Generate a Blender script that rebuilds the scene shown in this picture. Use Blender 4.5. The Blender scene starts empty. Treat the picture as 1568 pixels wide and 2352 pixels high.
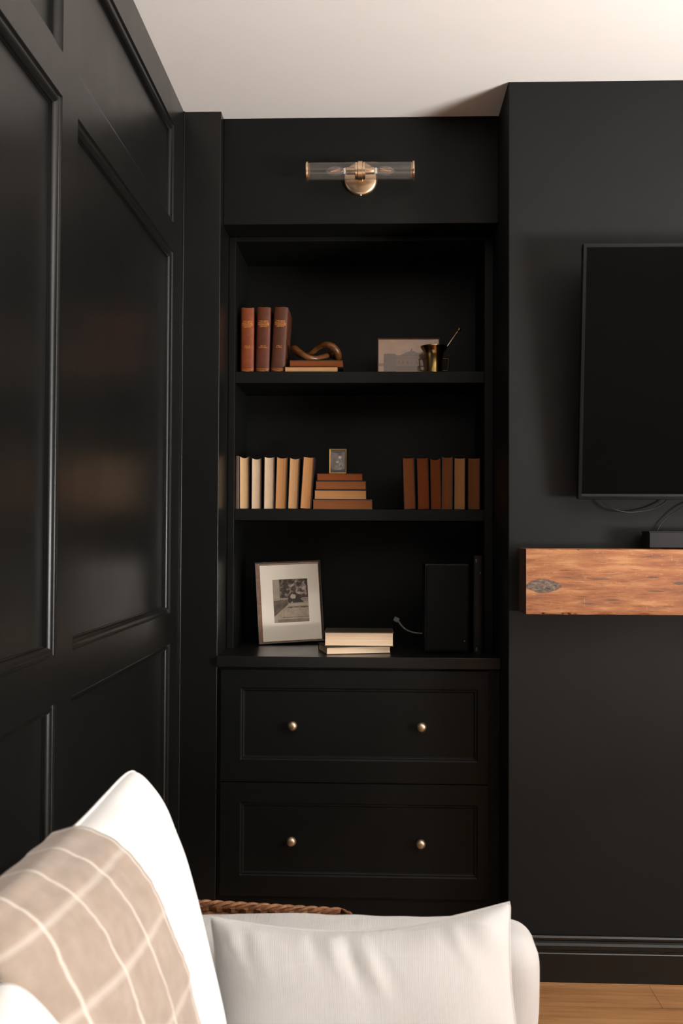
import bpy, bmesh, math, random
from math import sin, cos, pi, radians as rad, sqrt, atan2
from mathutils import Vector, Matrix, Euler, noise

random.seed(7)
scn = bpy.context.scene
COL = scn.collection

# ------------------------------------------------------------------ camera
F = 35.0 / 36.0 * 2352.0
CAM = Vector((0, 0, 1.39))
_y, _p, _r = rad(1.98), rad(1.35), rad(0.26)
_d = Vector((-sin(_y) * cos(_p), cos(_y) * cos(_p), sin(_p)))
_r0 = Vector((cos(_y), sin(_y), 0))
_u0 = _r0.cross(_d)
RV = _r0 * cos(_r) + _u0 * sin(_r)
UV = _u0 * cos(_r) - _r0 * sin(_r)
cd = bpy.data.cameras.new('camera')
cd.sensor_fit = 'VERTICAL'; cd.sensor_height = 36; cd.sensor_width = 24; cd.lens = 35
cd.clip_start = 0.02; cd.clip_end = 60
cd.dof.use_dof = True; cd.dof.focus_distance = 3.4; cd.dof.aperture_fstop = 6.3
co = bpy.data.objects.new('camera', cd); COL.objects.link(co)
M = Matrix((RV, UV, -_d)).transposed().to_4x4(); M.translation = CAM
co.matrix_world = M
scn.camera = co

# ------------------------------------------------------------------ world, lights, exposure
w = bpy.data.worlds.new('world'); scn.world = w; w.use_nodes = True
w.node_tree.nodes['Background'].inputs[0].default_value = (0.75, 0.85, 1, 1)
w.node_tree.nodes['Background'].inputs[1].default_value = 0.3
scn.view_settings.view_transform = 'Standard'; scn.view_settings.look = 'None'
scn.view_settings.gamma = 1; scn.view_settings.use_curve_mapping = False
scn.view_settings.exposure = 0.0
WX = 3.4                                   # right wall
WIN = (0.0, 1.25, 0.55, 2.2)               # window y0,y1,z0,z1 in the right wall
def area(name, loc, rot, sx, sy, power, col):
    l = bpy.data.lights.new(name, 'AREA'); l.shape = 'RECTANGLE'; l.size = sx; l.size_y = sy
    l.energy = power; l.color = col
    o = bpy.data.objects.new(name, l); COL.objects.link(o); o.location = loc; o.rotation_euler = rot
    return o
# daylight through the side window
area('daylight_side_window', (WX + 0.12, (WIN[0] + WIN[1]) / 2, (WIN[2] + WIN[3]) / 2), (0, rad(90), 0),
     WIN[3] - WIN[2], WIN[1] - WIN[0], 80, (1.0, 0.985, 0.975))
# added lamp at the same window, aimed up to brighten the ceiling
area('ceiling_fill_side_window', (WX + 0.10, (WIN[0] + WIN[1]) / 2, (WIN[2] + WIN[3]) / 2 - .2), (0, rad(168), 0),
     WIN[3] - WIN[2], 0.8, 600, (1.0, 0.972, 0.93))
area('rear_area_light', (1.9, -3.06, 1.5), (rad(90), 0, 0), 1.3, 1.3, 8, (0.80, 0.9, 1.0))  # weak cool lamp set in the unseen rear wall, where no window is built

def at(px, py, Y):
    v = _d * F + RV * (px - 784) - UV * (py - 1176)
    return CAM + v * ((Y - CAM.y) / v.y)
def atZ(px, py, Z):
    v = _d * F + RV * (px - 784) - UV * (py - 1176)
    return CAM + v * ((Z - CAM.z) / v.z)

# ------------------------------------------------------------------ materials
def S(r, g, b):
    f = lambda c: (c / 12.92 if c <= 0.04045 else ((c + 0.055) / 1.055) ** 2.4)
    return (f(r / 255), f(g / 255), f(b / 255), 1)
class Mat:
    def __init__(s, name, col=(0.5, 0.5, 0.5, 1), rough=0.5, metal=0.0, **kw):
        s.m = bpy.data.materials.new(name); s.m.use_nodes = True
        s.t = s.m.node_tree; s.b = s.t.nodes['Principled BSDF']
        s.b.inputs['Base Color'].default_value = col
        s.b.inputs['Roughness'].default_value = rough
        s.b.inputs['Metallic'].default_value = metal
        for k, v in kw.items(): s.b.inputs[k.replace('_', ' ')].default_value = v
    def n(s, ty, **kw):
        x = s.t.nodes.new(ty)
        for k, v in kw.items():
            if hasattr(x, k) and k not in ('inputs',): setattr(x, k, v)
            else: x.inputs[k].default_value = v
        return x
    def l(s, a, b): s.t.links.new(a, b)
    def coord(s, scale=(1, 1, 1), kind='Object', rot=(0, 0, 0)):
        tc = s.n('ShaderNodeTexCoord'); mp = s.n('ShaderNodeMapping')
        mp.inputs['Scale'].default_value = scale; mp.inputs['Rotation'].default_value = rot
        s.l(tc.outputs[kind], mp.inputs['Vector']); return mp.outputs[0]
    def noise(s, vec, scale=5, detail=4, rough=0.5):
        x = s.n('ShaderNodeTexNoise'); x.inputs['Scale'].default_value = scale
        x.inputs['Detail'].default_value = detail; x.inputs['Roughness'].default_value = rough
        s.l(vec, x.inputs['Vector']); return x.outputs['Fac']
    def ramp(s, fac, stops):
        x = s.n('ShaderNodeValToRGB'); e = x.color_ramp.elements
        while len(e) < len(stops): e.new(0.5)
        for q, (p, c) in zip(e, stops):
            q.position = p; q.color = c if len(c) == 4 else (*c, 1)
        s.l(fac, x.inputs[0]); return x.outputs[0]
    def mix(s, fac, a, b, mode='MIX'):
        x = s.n('ShaderNodeMix'); x.data_type = 'RGBA'; x.blend_type = mode
        for i, v in ((0, fac), (6, a), (7, b)):
            if isinstance(v, (int, float)): x.inputs[i].default_value = v
            elif isinstance(v, tuple): x.inputs[i].default_value = v
            else: s.l(v, x.inputs[i])
        return x.outputs[2]
    def math(s, op, a, b=0.0, c=0.0):
        x = s.n('ShaderNodeMath'); x.operation = op
        for i, v in enumerate((a, b, c)):
            if isinstance(v, (int, float)): x.inputs[i].default_value = v
            else: s.l(v, x.inputs[i])
        return x.outputs[0]
    def base(s, o): s.l(o, s.b.inputs['Base Color']); return s
    def rough(s, o): s.l(o, s.b.inputs['Roughness']); return s
    def bump(s, h, strength=0.3, dist=0.002):
        x = s.n('ShaderNodeBump'); x.inputs['Strength'].default_value = strength
        x.inputs['Distance'].default_value = dist
        s.l(h, x.inputs['Height']); s.l(x.outputs[0], s.b.inputs['Normal']); return s

def paint(name, a, b, rough, bumpd=0.0006, spec=0.5):
    m = Mat(name, a, rough); m.b.inputs['Specular IOR Level'].default_value = spec
    v = m.coord()
    m.base(m.ramp(m.noise(v, 2.2, 3), [(0.3, a), (0.7, b)]))
    m.bump(m.noise(v, 90, 3), 0.25, bumpd)
    r = m.noise(v, 6, 4); m.rough(m.math('MULTIPLY_ADD', r, 0.12, rough - 0.06))
    return m.m
BLACK = paint('black_satin_paint', (0.0048, 0.0049, 0.0046, 1), (0.0058, 0.0057, 0.0052, 1), 0.31, 0.0005, 0.44)
MATTBLACK = paint('black_wall_paint', (0.0048, 0.0050, 0.0050, 1), (0.0057, 0.0058, 0.0057, 1), 0.62, 0.0008, 0.22)
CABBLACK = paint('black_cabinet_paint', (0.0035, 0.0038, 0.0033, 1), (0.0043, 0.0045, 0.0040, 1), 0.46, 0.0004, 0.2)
DRAWBLACK = paint('black_drawer_paint', (0.0038, 0.0044, 0.0041, 1), (0.0046, 0.0051, 0.0047, 1), 0.40, 0.0004, 0.22)
TOPBLACK = paint('black_countertop_paint', (0.0045, 0.0046, 0.0042, 1), (0.0055, 0.0055, 0.005, 1), 0.3, 0.0003, 0.4)
CEIL = paint('ceiling_paint', (0.81, 0.785, 0.76, 1), (0.83, 0.805, 0.78, 1), 0.85, 0.0008, 0.2)
ROOMWALL = paint('room_wall_paint', (0.09, 0.08, 0.07, 1), (0.11, 0.095, 0.08, 1), 0.8)

def wood(name, cols, scale, axis=(1, 9, 9), rough=0.5, plank=None, kind='Object'):
    m = Mat(name, cols[1], rough)
    v = m.coord(axis, kind)
    n1 = m.noise(v, scale, 8, 0.65)
    v2 = m.coord((axis[0] * 1.5, axis[1] * 6, axis[2] * 6), kind)
    n2 = m.noise(v2, scale, 5, 0.6)
    c = m.ramp(n1, [(0.28, cols[0]), (0.5, cols[1]), (0.72, cols[2])])
    g = m.ramp(n2, [(0.35, (0.62, 0.58, 0.55, 1)), (0.6, (1, 1, 1, 1))])
    c = m.mix(0.6, c, g, 'MULTIPLY')
    m.bump(n2, 0.3, 0.001)
    return m, c, n1, n2

m, c, _, _ = wood('floor_oak', [S(150, 102, 62), S(192, 140, 92), S(214, 166, 116)], 1.6, (1, 8, 1), 0.38)
v = m.coord()
bk = m.n('ShaderNodeTexBrick'); bk.offset = 0.37
bk.inputs['Scale'].default_value = 1; bk.inputs['Brick Width'].default_value = 1.35; bk.inputs['Row Height'].default_value = 0.15
bk.inputs['Mortar Size'].default_value = 0.0016; bk.inputs['Color1'].default_value = (0.78, 0.76, 0.74, 1)
bk.inputs['Color2'].default_value = (1, 1, 1, 1); bk.inputs['Mortar'].default_value = (0.45, 0.38, 0.32, 1)
m.l(v, bk.inputs['Vector'])
m.base(m.mix(1.0, c, bk.outputs['Color'], 'MULTIPLY')); FLOOR = m.m

# mantel: object coords are world metres (x along)
m = Mat('reclaimed_pine', S(180, 112, 62), 0.62)
v = m.coord((2.2, 1, 16)); n1 = m.noise(v, 3.2, 8, 0.62)
c = m.ramp(n1, [(0.34, S(118, 70, 38)), (0.46, S(140, 84, 46)), (0.56, S(154, 98, 57)), (0.68, S(172, 120, 76))])
v2 = m.coord((3.0, 1, 70)); n2 = m.noise(v2, 4.5, 6, 0.7)
c = m.mix(m.ramp(n2, [(0.35, (0.8,) * 3), (0.43, (0,) * 3)]), c, S(78, 44, 26))
v3 = m.coord((9, 1, 44), rot=(0, rad(9), 0)); n3 = m.noise(v3, 4.0, 6, 0.75)
c = m.mix(m.ramp(n3, [(0.58, (0,) * 3), (0.68, (0.6,) * 3)]), c, S(196, 148, 102))
v5 = m.coord((46, 1, 9), rot=(0, rad(-12), 0)); n5 = m.noise(v5, 3.0, 5, 0.7)
c = m.mix(m.ramp(n5, [(0.63, (0,) * 3), (0.70, (0.5,) * 3)]), c, S(198, 152, 108))
v4 = m.coord((2.2, 1, 22)); n4 = m.noise(v4, 3.1, 3, 0.5)
c = m.mix(m.ramp(n4, [(0.66, (0,) * 3), (0.74, (0.7,) * 3)]), c, S(92, 74, 62))
def ellipse(m, cx, cz, rx, rz, warp=0.25):
    tc = m.n('ShaderNodeTexCoord'); sep = m.n('ShaderNodeSeparateXYZ'); m.l(tc.outputs['Object'], sep.inputs[0])
    a = m.math('POWER', m.math('ABSOLUTE', m.math('DIVIDE', m.math('SUBTRACT', sep.outputs[0], cx), rx)), 1.5)
    b = m.math('POWER', m.math('ABSOLUTE', m.math('DIVIDE', m.math('SUBTRACT', sep.outputs[2], cz), rz)), 1.5)
    r = m.math('ADD', a, b)
    nn = m.noise(m.coord((1, 1, 1)), 60, 4)
    return m.math('ADD', r, m.math('MULTIPLY_ADD', nn, warp * 2, -warp))
pk = at(1247, 1346, 3.03)
e = ellipse(m, pk.x, pk.z, 0.056, 0.022, 0.32)
kn = m.noise(m.coord((14, 1, 24), rot=(0, rad(25), 0)), 5, 8, 0.75)
kc = m.ramp(kn, [(0.36, S(34, 27, 24)), (0.45, S(80, 65, 55)), (0.55, S(104, 88, 75)), (0.68, S(134, 120, 104))])
c = m.mix(m.ramp(e, [(0.85, (1,) * 3), (1.15, (0,) * 3)]), c, kc)
c = m.mix(m.ramp(e, [(0.8, (0.0,) * 3), (1.05, (0.8,) * 3), (1.35, (0,) * 3)]), c, S(70, 44, 32))
for (qx, qy, rx, rz) in ((1405, 1378, .03, .0028), (1350, 1387, .026, .0024), (1507, 1358, .034, .003), (1500, 1326, .022, .003),
                         (1560, 1340, .022, .006), (1328, 1263, .004, .003), (1380, 1330, .045, .0022)):
    q = at(qx, qy, 3.03); e2 = ellipse(m, q.x, q.z, rx, rz, 0.3)
    c = m.mix(m.ramp(e2, [(0.5, (0.85,) * 3), (1.1, (0,) * 3)]), c, S(70, 52, 42))
m.base(c); m.bump(m.math('ADD', n2, m.math('MULTIPLY', n3, 0.5)), 0.45, 0.0018); MANTEL = m.m
m, c, _, _ = wood('mantel_end_grain', [S(52, 34, 24), S(84, 54, 36), S(104, 70, 46)], 5, (6, 6, 6), 0.8); m.base(c); ENDGRAIN = m.m

def brass(name, col, rough, sc=1.0):
    m = Mat(name, col, rough, 1.0)
    v = m.coord((40, 40, 40)); n = m.noise(v, sc, 5)
    m.base(m.ramp(n, [(0.3, tuple(c * 0.92 for c in col[:3]) + (1,)), (0.7, col)]))
    m.rough(m.math('MULTIPLY_ADD', n, 0.08, rough - 0.04)); return m.m
BRASS = brass('brushed_brass', (0.86, 0.63, 0.42, 1), 0.3)
BRASSK = brass('aged_brass_knob', (0.60, 0.48, 0.33, 1), 0.42)
BRASSD = brass('antique_brass', (0.34, 0.23, 0.08, 1), 0.2)
GILT = brass('gilt_metal', (0.62, 0.36, 0.13, 1), 0.38)
def thin_glass(name, tint, haze, rough=0.03, ior=1.45):
    m = Mat(name, (0.8, 0.78, 0.76, 1), 0.6); out = m.t.nodes['Material Output']
    tr = m.n('ShaderNodeBsdfTransparent'); tr.inputs[0].default_value = tint
    gl = m.n('ShaderNodeBsdfGlossy'); gl.inputs['Roughness'].default_value = rough
    fr = m.n('ShaderNodeFresnel'); gm = m.n('ShaderNodeNewGeometry')
    m.l(m.math('MULTIPLY_ADD', gm.outputs['Backfacing'], 1 / ior - ior, ior), fr.inputs[0])
    mx = m.n('ShaderNodeMixShader'); m.l(fr.outputs[0], mx.inputs[0]); m.l(tr.outputs[0], mx.inputs[1]); m.l(gl.outputs[0], mx.inputs[2])
    mh = m.n('ShaderNodeMixShader'); mh.inputs[0].default_value = haze
    m.l(mx.outputs[0], mh.inputs[1]); m.l(m.b.outputs[0], mh.inputs[2]); m.l(mh.outputs[0], out.inputs[0]); return m.m
THIN = thin_glass('thin_glass', (0.97, 0.97, 0.97, 1), 0.0, 0.04)
TUBEGLASS = thin_glass('clear_tube_glass', (0.93, 0.91, 0.89, 1), 0.02, 0.05)
BULBGLASS = thin_glass('bulb_glass', (0.90, 0.86, 0.82, 1), 0.09, 0.03)
FILAMENT = Mat('amber_filament', (0.85, 0.30, 0.06, 1), 0.4, Emission_Strength=0.12, Emission_Color=(1, .4, .1, 1)).m
WHITEPL = Mat('white_plastic', (0.7, 0.69, 0.66, 1), 0.4).m
GREYPL = Mat('grey_cable_plastic', (0.32, 0.32, 0.31, 1), 0.5).m
BLACKPL = Mat('black_plastic', (0.005, 0.005, 0.005, 1), 0.45, Specular_IOR_Level=0.25).m
BEZEL = Mat('tv_bezel_plastic', (0.004, 0.004, 0.004, 1), 0.25, Specular_IOR_Level=0.3).m
SCREEN = Mat('tv_screen_glass', (0.002, 0.002, 0.002, 1), 0.1, Specular_IOR_Level=0.18).m
CABLE = Mat('black_cable_rubber', (0.016, 0.016, 0.016, 1), 0.35).m
BOXPL = Mat('dark_grey_box_plastic', (0.008, 0.0079, 0.009, 1), 0.5, Specular_IOR_Level=0.25).m
m = Mat('speaker_cloth', (0.0055, 0.0055, 0.005, 1), 0.8, Specular_IOR_Level=0.2); m.bump(m.noise(m.coord(), 900, 2), 0.5, 0.0006); SPEAKER = m.m

def cloth(name, a, b, rough=0.9, stripe=None, bumpn=500, sheen=0.15):
    m = Mat(name, a, rough); m.b.inputs['Sheen Weight'].default_value = sheen
    m.b.inputs['Specular IOR Level'].default_value = 0.2
    v = m.coord(); n = m.noise(v, 9, 4)
    c = m.ramp(n, [(0.3, a), (0.7, b)])
    h = m.noise(v, bumpn, 2)
    if stripe:                      # (uv scale) fine vertical cords along V
        sep = m.n('ShaderNodeSeparateXYZ'); m.l(m.coord(kind='UV'), sep.inputs[0])
        jit = m.noise(m.coord((60, 2, 1), 'UV'), 4, 3)
        s = m.math('SINE', m.math('MULTIPLY_ADD', sep.outputs[0], stripe, m.math('MULTIPLY', jit, 5.0)))
        c = m.mix(m.math('MULTIPLY_ADD', s, 0.10, 0.12), c, tuple(x * 0.72 for x in a[:3]) + (1,))
        h = m.math('ADD', h, s)
    m.base(c); m.bump(h, 0.25, 0.0006); return m.m
LINEN = cloth('white_cotton_cloth', (0.83, 0.82, 0.80, 1), (0.87, 0.86, 0.845, 1))
RIBBED = cloth('ribbed_ivory_cloth', (0.56, 0.545, 0.53, 1), (0.60, 0.585, 0.57, 1), stripe=2 * pi * 300)
TRIM = cloth('grey_brown_trim', (0.12, 0.10, 0.085, 1), (0.18, 0.155, 0.135, 1))

# plaid throw: uv in metres (u away from the folded edge, v over the cushion)
m = Mat('plaid_wool', (0.6, 0.5, 0.42, 1), 0.95); m.b.inputs['Sheen Weight'].default_value = 0.3
m.b.inputs['Specular IOR Level'].default_value = 0.15
uvn = m.coord(kind='UV'); sep = m.n('ShaderNodeSeparateXYZ'); m.l(uvn, sep.inputs[0])
def line(out, period, off, halfw):
    f = m.math('FRACT', m.math('DIVIDE', m.math('SUBTRACT', out, off), period))
    d = m.math('ABSOLUTE', m.math('SUBTRACT', f, 0.5))
    d = m.math('MULTIPLY', m.math('SUBTRACT', 0.5, d), period)
    return m.ramp(d, [(0.0, (1,) * 3), (halfw * 0.6, (1,) * 3), (halfw * 1.3, (0,) * 3)])
nz = m.noise(m.coord(), 35, 5)
c = m.ramp(nz, [(0.3, S(146, 130, 117)), (0.7, S(160, 144, 131))])
l1 = line(sep.outputs[0], 0.090, 0.009, 0.0026); l2 = line(sep.outputs[1], 0.10, 0.060, 0.0042)
c = m.mix(m.math('MULTIPLY', l2, 0.55), c, S(196, 187, 178)); c = m.mix(m.math('MULTIPLY', l1, 0.85), c, S(212, 205, 197))
m.base(c); m.bump(m.noise(m.coord(), 700, 3), 0.5, 0.0012); PLAID = m.m

def paper(name, a, b):              # page block: fine leaves across local x
    m = Mat(name, a, 0.9); m.b.inputs['Specular IOR Level'].default_value = 0.15
    n = m.noise(m.coord((420, 3, 1.5)), 1, 3, 0.7)
    n2 = m.noise(m.coord((30, 8, 8)), 1.5, 4)
    c = m.ramp(n, [(0.3, tuple(x * 0.72 for x in a[:3]) + (1,)), (0.62, a)])
    m.base(m.mix(m.math('MULTIPLY', n2, 0.8), c, b)); m.bump(n, 0.4, 0.0006); return m.m
PG = [paper('pages_cream', S(214, 180, 138), S(192, 152, 108)), paper('pages_pale', S(216, 190, 162), S(188, 156, 124)),
      paper('pages_tan', S(184, 132, 84), S(168, 116, 72)), paper('pages_brown_shaded', S(138, 84, 48), S(122, 72, 40)),
      paper('pages_rust_shaded', S(132, 70, 33), S(116, 60, 28)), paper('pages_buff', S(192, 148, 104), S(172, 126, 86)),  # brown and rust are darkened to carry the right-hand row's shade
      paper('pages_bright', S(248, 222, 192), S(232, 196, 160))]
def bookcloth(name, a, b=None, rough=0.55):
    b = b or tuple(x * 0.65 for x in a[:3]) + (1,)
    m = Mat(name, a, rough, Specular_IOR_Level=0.3); n = m.noise(m.coord(), 14, 6, 0.65)
    m.base(m.ramp(n, [(0.3, b), (0.65, a)])); m.bump(m.noise(m.coord(), 600, 2), 0.4, 0.0005); return m.m
CV = dict(dark=bookcloth('dark_plum_cloth', (0.022, 0.013, 0.015, 1)), black=bookcloth('black_book_cloth', (0.010, 0.009, 0.009, 1)),
          navy=bookcloth('dark_navy_cloth', (0.015, 0.015, 0.022, 1)), brown=bookcloth('dim_brown_cloth', S(104, 84, 70)),
          grey=bookcloth('grey_book_cloth', (0.10, 0.085, 0.075, 1)), rust=bookcloth('rust_book_cloth', S(150, 78, 44)),
          olive=bookcloth('olive_brown_cloth', (0.055, 0.042, 0.026, 1)))
LEATHER = [bookcloth('russet_leather', S(132, 66, 32), S(96, 42, 20), 0.5), bookcloth('brown_leather', S(98, 50, 30), S(66, 32, 20), 0.5),
           bookcloth('dark_brown_leather', S(88, 47, 29), S(58, 30, 19), 0.5)]
GOLDINK = Mat('gold_lettering', S(214, 140, 70), 0.45, 0.35).m
m, c, _, _ = wood('turned_walnut', [S(70, 40, 18), S(106, 64, 30), S(132, 84, 44)], 3, (8, 20, 20), 0.32); m.base(c); WALNUT = m.m
m, c, _, _ = wood('dark_frame_wood', [S(24, 18, 14), S(34, 25, 19), S(44, 32, 24)], 4, (10, 10, 30), 0.4); m.base(c); DARKWOOD = m.m
m, c, _, _ = wood('frame_backing_wood', [S(110, 70, 44), S(136, 92, 60), S(156, 112, 76)], 4, (10, 10, 30), 0.3); m.base(c); BACKWOOD = m.m
m, c, _, _ = wood('thin_walnut_frame', [S(70, 34, 16), S(96, 50, 24), S(112, 62, 30)], 4, (10, 10, 30), 0.4); m.base(c); REDWOOD = m.m
m, c, _, _ = wood('wicker_willow', [S(92, 58, 36), S(138, 92, 60), S(176, 126, 86)], 6, (12, 12, 12), 0.5); m.base(c); WICKER = m.m
m = Mat('mat_board', S(252, 242, 226), 0.85); m.bump(m.noise(m.coord(), 300, 2), 0.2, 0.0004); MATBOARD = m.m
m = Mat('print_ink', (0.5, 0.5, 0.5, 1), 0.7); a = m.n('ShaderNodeAttribute'); a.attribute_name = 'Col'; m.base(a.outputs['Color']); PRINT = m.m
FRAMEWHITE = Mat('white_window_paint', (0.75, 0.74, 0.72, 1), 0.4).m

# ------------------------------------------------------------------ mesh helpers
class MB:
    def __init__(s): s.v = []; s.f = []; s.mi = []; s.uv = {}; s.cur = 0; s.sm = []
    def vert(s, p): s.v.append(tuple(p)); return len(s.v) - 1
    def face(s, ids, smooth=False):
        s.f.append(tuple(ids)); s.mi.append(s.cur); s.sm.append(smooth)
    def quad(s, a, b, c, d): s.face([s.vert(p) for p in (a, b, c, d)])
    def box(s, x0, x1, y0, y1, z0, z1, mat=None):
        ps = [Vector((x, y, z)) for z in (z0, z1) for y in (y0, y1) for x in (x0, x1)]
        if mat is not None: ps = [mat @ p for p in ps]
        i = [s.vert(p) for p in ps]
        for q in ((0, 2, 3, 1), (4, 5, 7, 6), (0, 1, 5, 4), (2, 6, 7, 3), (0, 4, 6, 2), (1, 3, 7, 5)):
            s.face([i[k] for k in q])
        return s
    def grid(s, nu, nv, fn, wrap_u=False, smooth=True, uvfn=None):
        base = len(s.v)
        for j in range(nv + 1):
            for i in range(nu + (0 if wrap_u else 1)):
                s.vert(fn(i / nu, j / nv))
        row = nu + (0 if wrap_u else 1)
        for j in range(nv):
            for i in range(nu):
                a = base + j * row + i; b = base + j * row + (i + 1) % row
                if uvfn: s.uv[len(s.f)] = [uvfn(i / nu, j / nv), uvfn((i + 1) / nu, j / nv), uvfn((i + 1) / nu, (j + 1) / nv), uvfn(i / nu, (j + 1) / nv)]
                s.face((a, b, b + row, a + row), smooth)
        return s
    def lathe(s, prof, origin=(0, 0, 0), axis='z', n=32, smooth=True, caps=True):
        o = Vector(origin); base = len(s.v)
        def P(r, h, a):
            if axis == 'z': return o + Vector((r * cos(a), r * sin(a), h))
            if axis == 'x': return o + Vector((h, r * cos(a), r * sin(a)))
            return o + Vector((r * sin(a), h, r * cos(a)))
        for (r, h) in prof:
            for k in range(n): s.vert(P(r, h, 2 * pi * k / n))
        for j in range(len(prof) - 1):
            for k in range(n):
                a = base + j * n + k; b = base + j * n + (k + 1) % n
                s.face((a, b, b + n, a + n), smooth)
        if caps:
            s.face([base + k for k in range(n)][::-1]); s.face([base + (len(prof) - 1) * n + k for k in range(n)])
        return s
    def tube(s, pts, r, n=10, closed=False, caps=True):
        pts = [Vector(p) for p in pts]; N = len(pts); base = len(s.v)
        rr = r if callable(r) else (lambda t: r)
        prev = None
        for i, p in enumerate(pts):
            if closed: t = (pts[(i + 1) % N] - pts[i - 1])
            else: t = pts[min(i + 1, N - 1)] - pts[max(i - 1, 0)]
            t.normalize()
            if prev is None:
                up = Vector((0, 0, 1)) if abs(t.z) < 0.9 else Vector((1, 0, 0)); nn = (up - t * up.dot(t)).normalized()
            else: nn = (prev - t * prev.dot(t)).normalized()
            prev = nn; bb = t.cross(nn); ra = rr(i / (N - 1))
            for k in range(n):
                a = 2 * pi * k / n; s.vert(p + nn * cos(a) * ra + bb * sin(a) * ra)
        for i in range(N if closed else N - 1):
            for k in range(n):
                a = base + i * n + k; b = base + i * n + (k + 1) % n
                c2 = base + ((i + 1) % N) * n
                s.face((a, b, c2 + (k + 1) % n, c2 + k), True)
        if not closed and caps:
            s.face([base + k for k in range(n)][::-1]); s.face([base + (N - 1) * n + k for k in range(n)])
        return s
    def build(s, name, mats, parent=None, bevel=0, seg=2, weld=False, fixn=True):
        me = bpy.data.meshes.new(name); me.from_pydata(s.v, [], s.f)
        for m_ in (mats if isinstance(mats, (list, tuple)) else [mats]): me.materials.append(m_)
        for p, mi, sm in zip(me.polygons, s.mi, s.sm): p.material_index = mi; p.use_smooth = sm
        if s.uv:
            ul = me.uv_layers.new(name='UVMap')
            for fi, uvs in s.uv.items():
                for li, q in zip(me.polygons[fi].loop_indices, uvs): ul.data[li].uv = q
        if weld or fixn:
            bm = bmesh.new(); bm.from_mesh(me)
            if weld: bmesh.ops.remove_doubles(bm, verts=bm.verts, dist=1e-5)
            bmesh.ops.recalc_face_normals(bm, faces=bm.faces)
            bm.to_mesh(me); bm.free()
        if any(s.sm) and not bevel: me.set_sharp_from_angle(angle=rad(38))
        o = bpy.data.objects.new(name, me); COL.objects.link(o)
        if parent: o.parent = parent
        if bevel:
            b = o.modifiers.new('bevel', 'BEVEL'); b.width = bevel; b.segments = seg; b.limit_method = 'ANGLE'; b.angle_limit = rad(40)
            for p in me.polygons: p.use_smooth = True
            wn = o.modifiers.new('wn', 'WEIGHTED_NORMAL'); wn.keep_sharp = False
        return o
def bx(name, m, x0, x1, y0, y1, z0, z1, parent=None, bevel=0, mat=None):
    return MB().box(x0, x1, y0, y1, z0, z1, mat).build(name, m, parent, bevel)
def tag(o, label=None, cat=None, group=None, kind=None):
    for k, v_ in (('label', label), ('category', cat), ('group', group), ('kind', kind)):
        if v_: o[k] = v_
    return o
def empty(name, loc=(0, 0, 0), rot=(0, 0, 0), **kw):
    o = bpy.data.objects.new(name, None); COL.objects.link(o); o.location = loc; o.rotation_euler = rot
    o.empty_display_size = 0.05
    return tag(o, **kw)
def smooth_path(pts, n=10, closed=False):
    pts = [Vector(p) for p in pts]; out = []; N = len(pts)
    rng = range(N) if closed else range(N - 1)
    for i in rng:
        p0 = pts[i - 1] if (i > 0 or closed) else pts[0]; p1 = pts[i]; p2 = pts[(i + 1) % N]
        p3 = pts[(i + 2) % N] if (closed or i + 2 < N) else pts[-1]
        for k in range(n):
            t = k / n
            out.append(0.5 * ((2 * p1) + (p2 - p0) * t + (2 * p0 - 5 * p1 + 4 * p2 - p3) * t * t + (3 * p1 - p0 - 3 * p2 + p3) * t ** 3))
    if not closed: out.append(pts[-1])
    return out
def ring_panel(mb, O, A, B, N, w_, h_, prof, cap=True):
    """mitred moulding inside a w x h opening: prof = (inset, depth) steps; depth goes along -N"""
    O, A, B, N = map(Vector, (O, A, B, N))
    def rect(i, d): return [O + A * a + B * b - N * d for a, b in ((i, i), (w_ - i, i), (w_ - i, h_ - i), (i, h_ - i))]
    for (i0, d0), (i1, d1) in zip(prof[:-1], prof[1:]):
        r0_, r1_ = rect(i0, d0), rect(i1, d1)
        for k in range(4): mb.quad(r0_[k], r0_[(k + 1) % 4], r1_[(k + 1) % 4], r1_[k])
    if cap: mb.quad(*rect(*prof[-1]))

# ------------------------------------------------------------------ the setting
CZ = 2.849; XL = -0.667; XP = -0.537; XR = 0.420; YC = 3.18; YP = 3.38; YH = 3.44; YB = 3.95; Y0 = -3.0
st = dict(kind='structure')
tag(bx('floor', FLOOR, XL - .2, WX + .2, Y0 - .2, YB + .2, -0.1, 0), **st)
tag(bx('ceiling', CEIL, XL - .2, WX + .2, Y0 - .2, YB + .2, CZ, CZ + 0.1), **st)
tag(bx('wall_back', MATTBLACK, XL - .1, WX + .1, YB, YB + .12, 0, CZ), **st)
tag(bx('wall_chimney_breast', MATTBLACK, XR, 2.25, YC, YB, 0, CZ, bevel=0.004), **st)
tag(bx('wall_alcove_header', CABBLACK, XP, XR, YH, YB, 2.4745, CZ, bevel=0.002), **st)  # darker black than the chimney's, standing in for the alcove's deeper shade
tag(bx('trim_1', TOPBLACK, XL, XP, YP, YB, 0, CZ, bevel=0.003), **st)
mb = MB(); mb.tube([(XL + .0015, YP - .0005, 0.0), (XL + .0015, YP - .0005, 1.4), (XL + .0015, YP - .0005, CZ)], .0032, 10)
tag(mb.build('trim_2', BLACK), **st)
tag(bx('wall_rear', ROOMWALL, XL - .1, WX + .1, Y0 - .12, Y0, 0, CZ), **st)
mb = MB()
mb.box(WX, WX + .12, Y0, WIN[0], 0, CZ); mb.box(WX, WX + .12, WIN[1], YB, 0, CZ)
mb.box(WX, WX + .12, WIN[0], WIN[1], 0, WIN[2]); mb.box(WX, WX + .12, WIN[0], WIN[1], WIN[3], CZ)
tag(mb.build('wall_right', ROOMWALL), **st)
mb = MB(); e_ = .05
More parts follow.
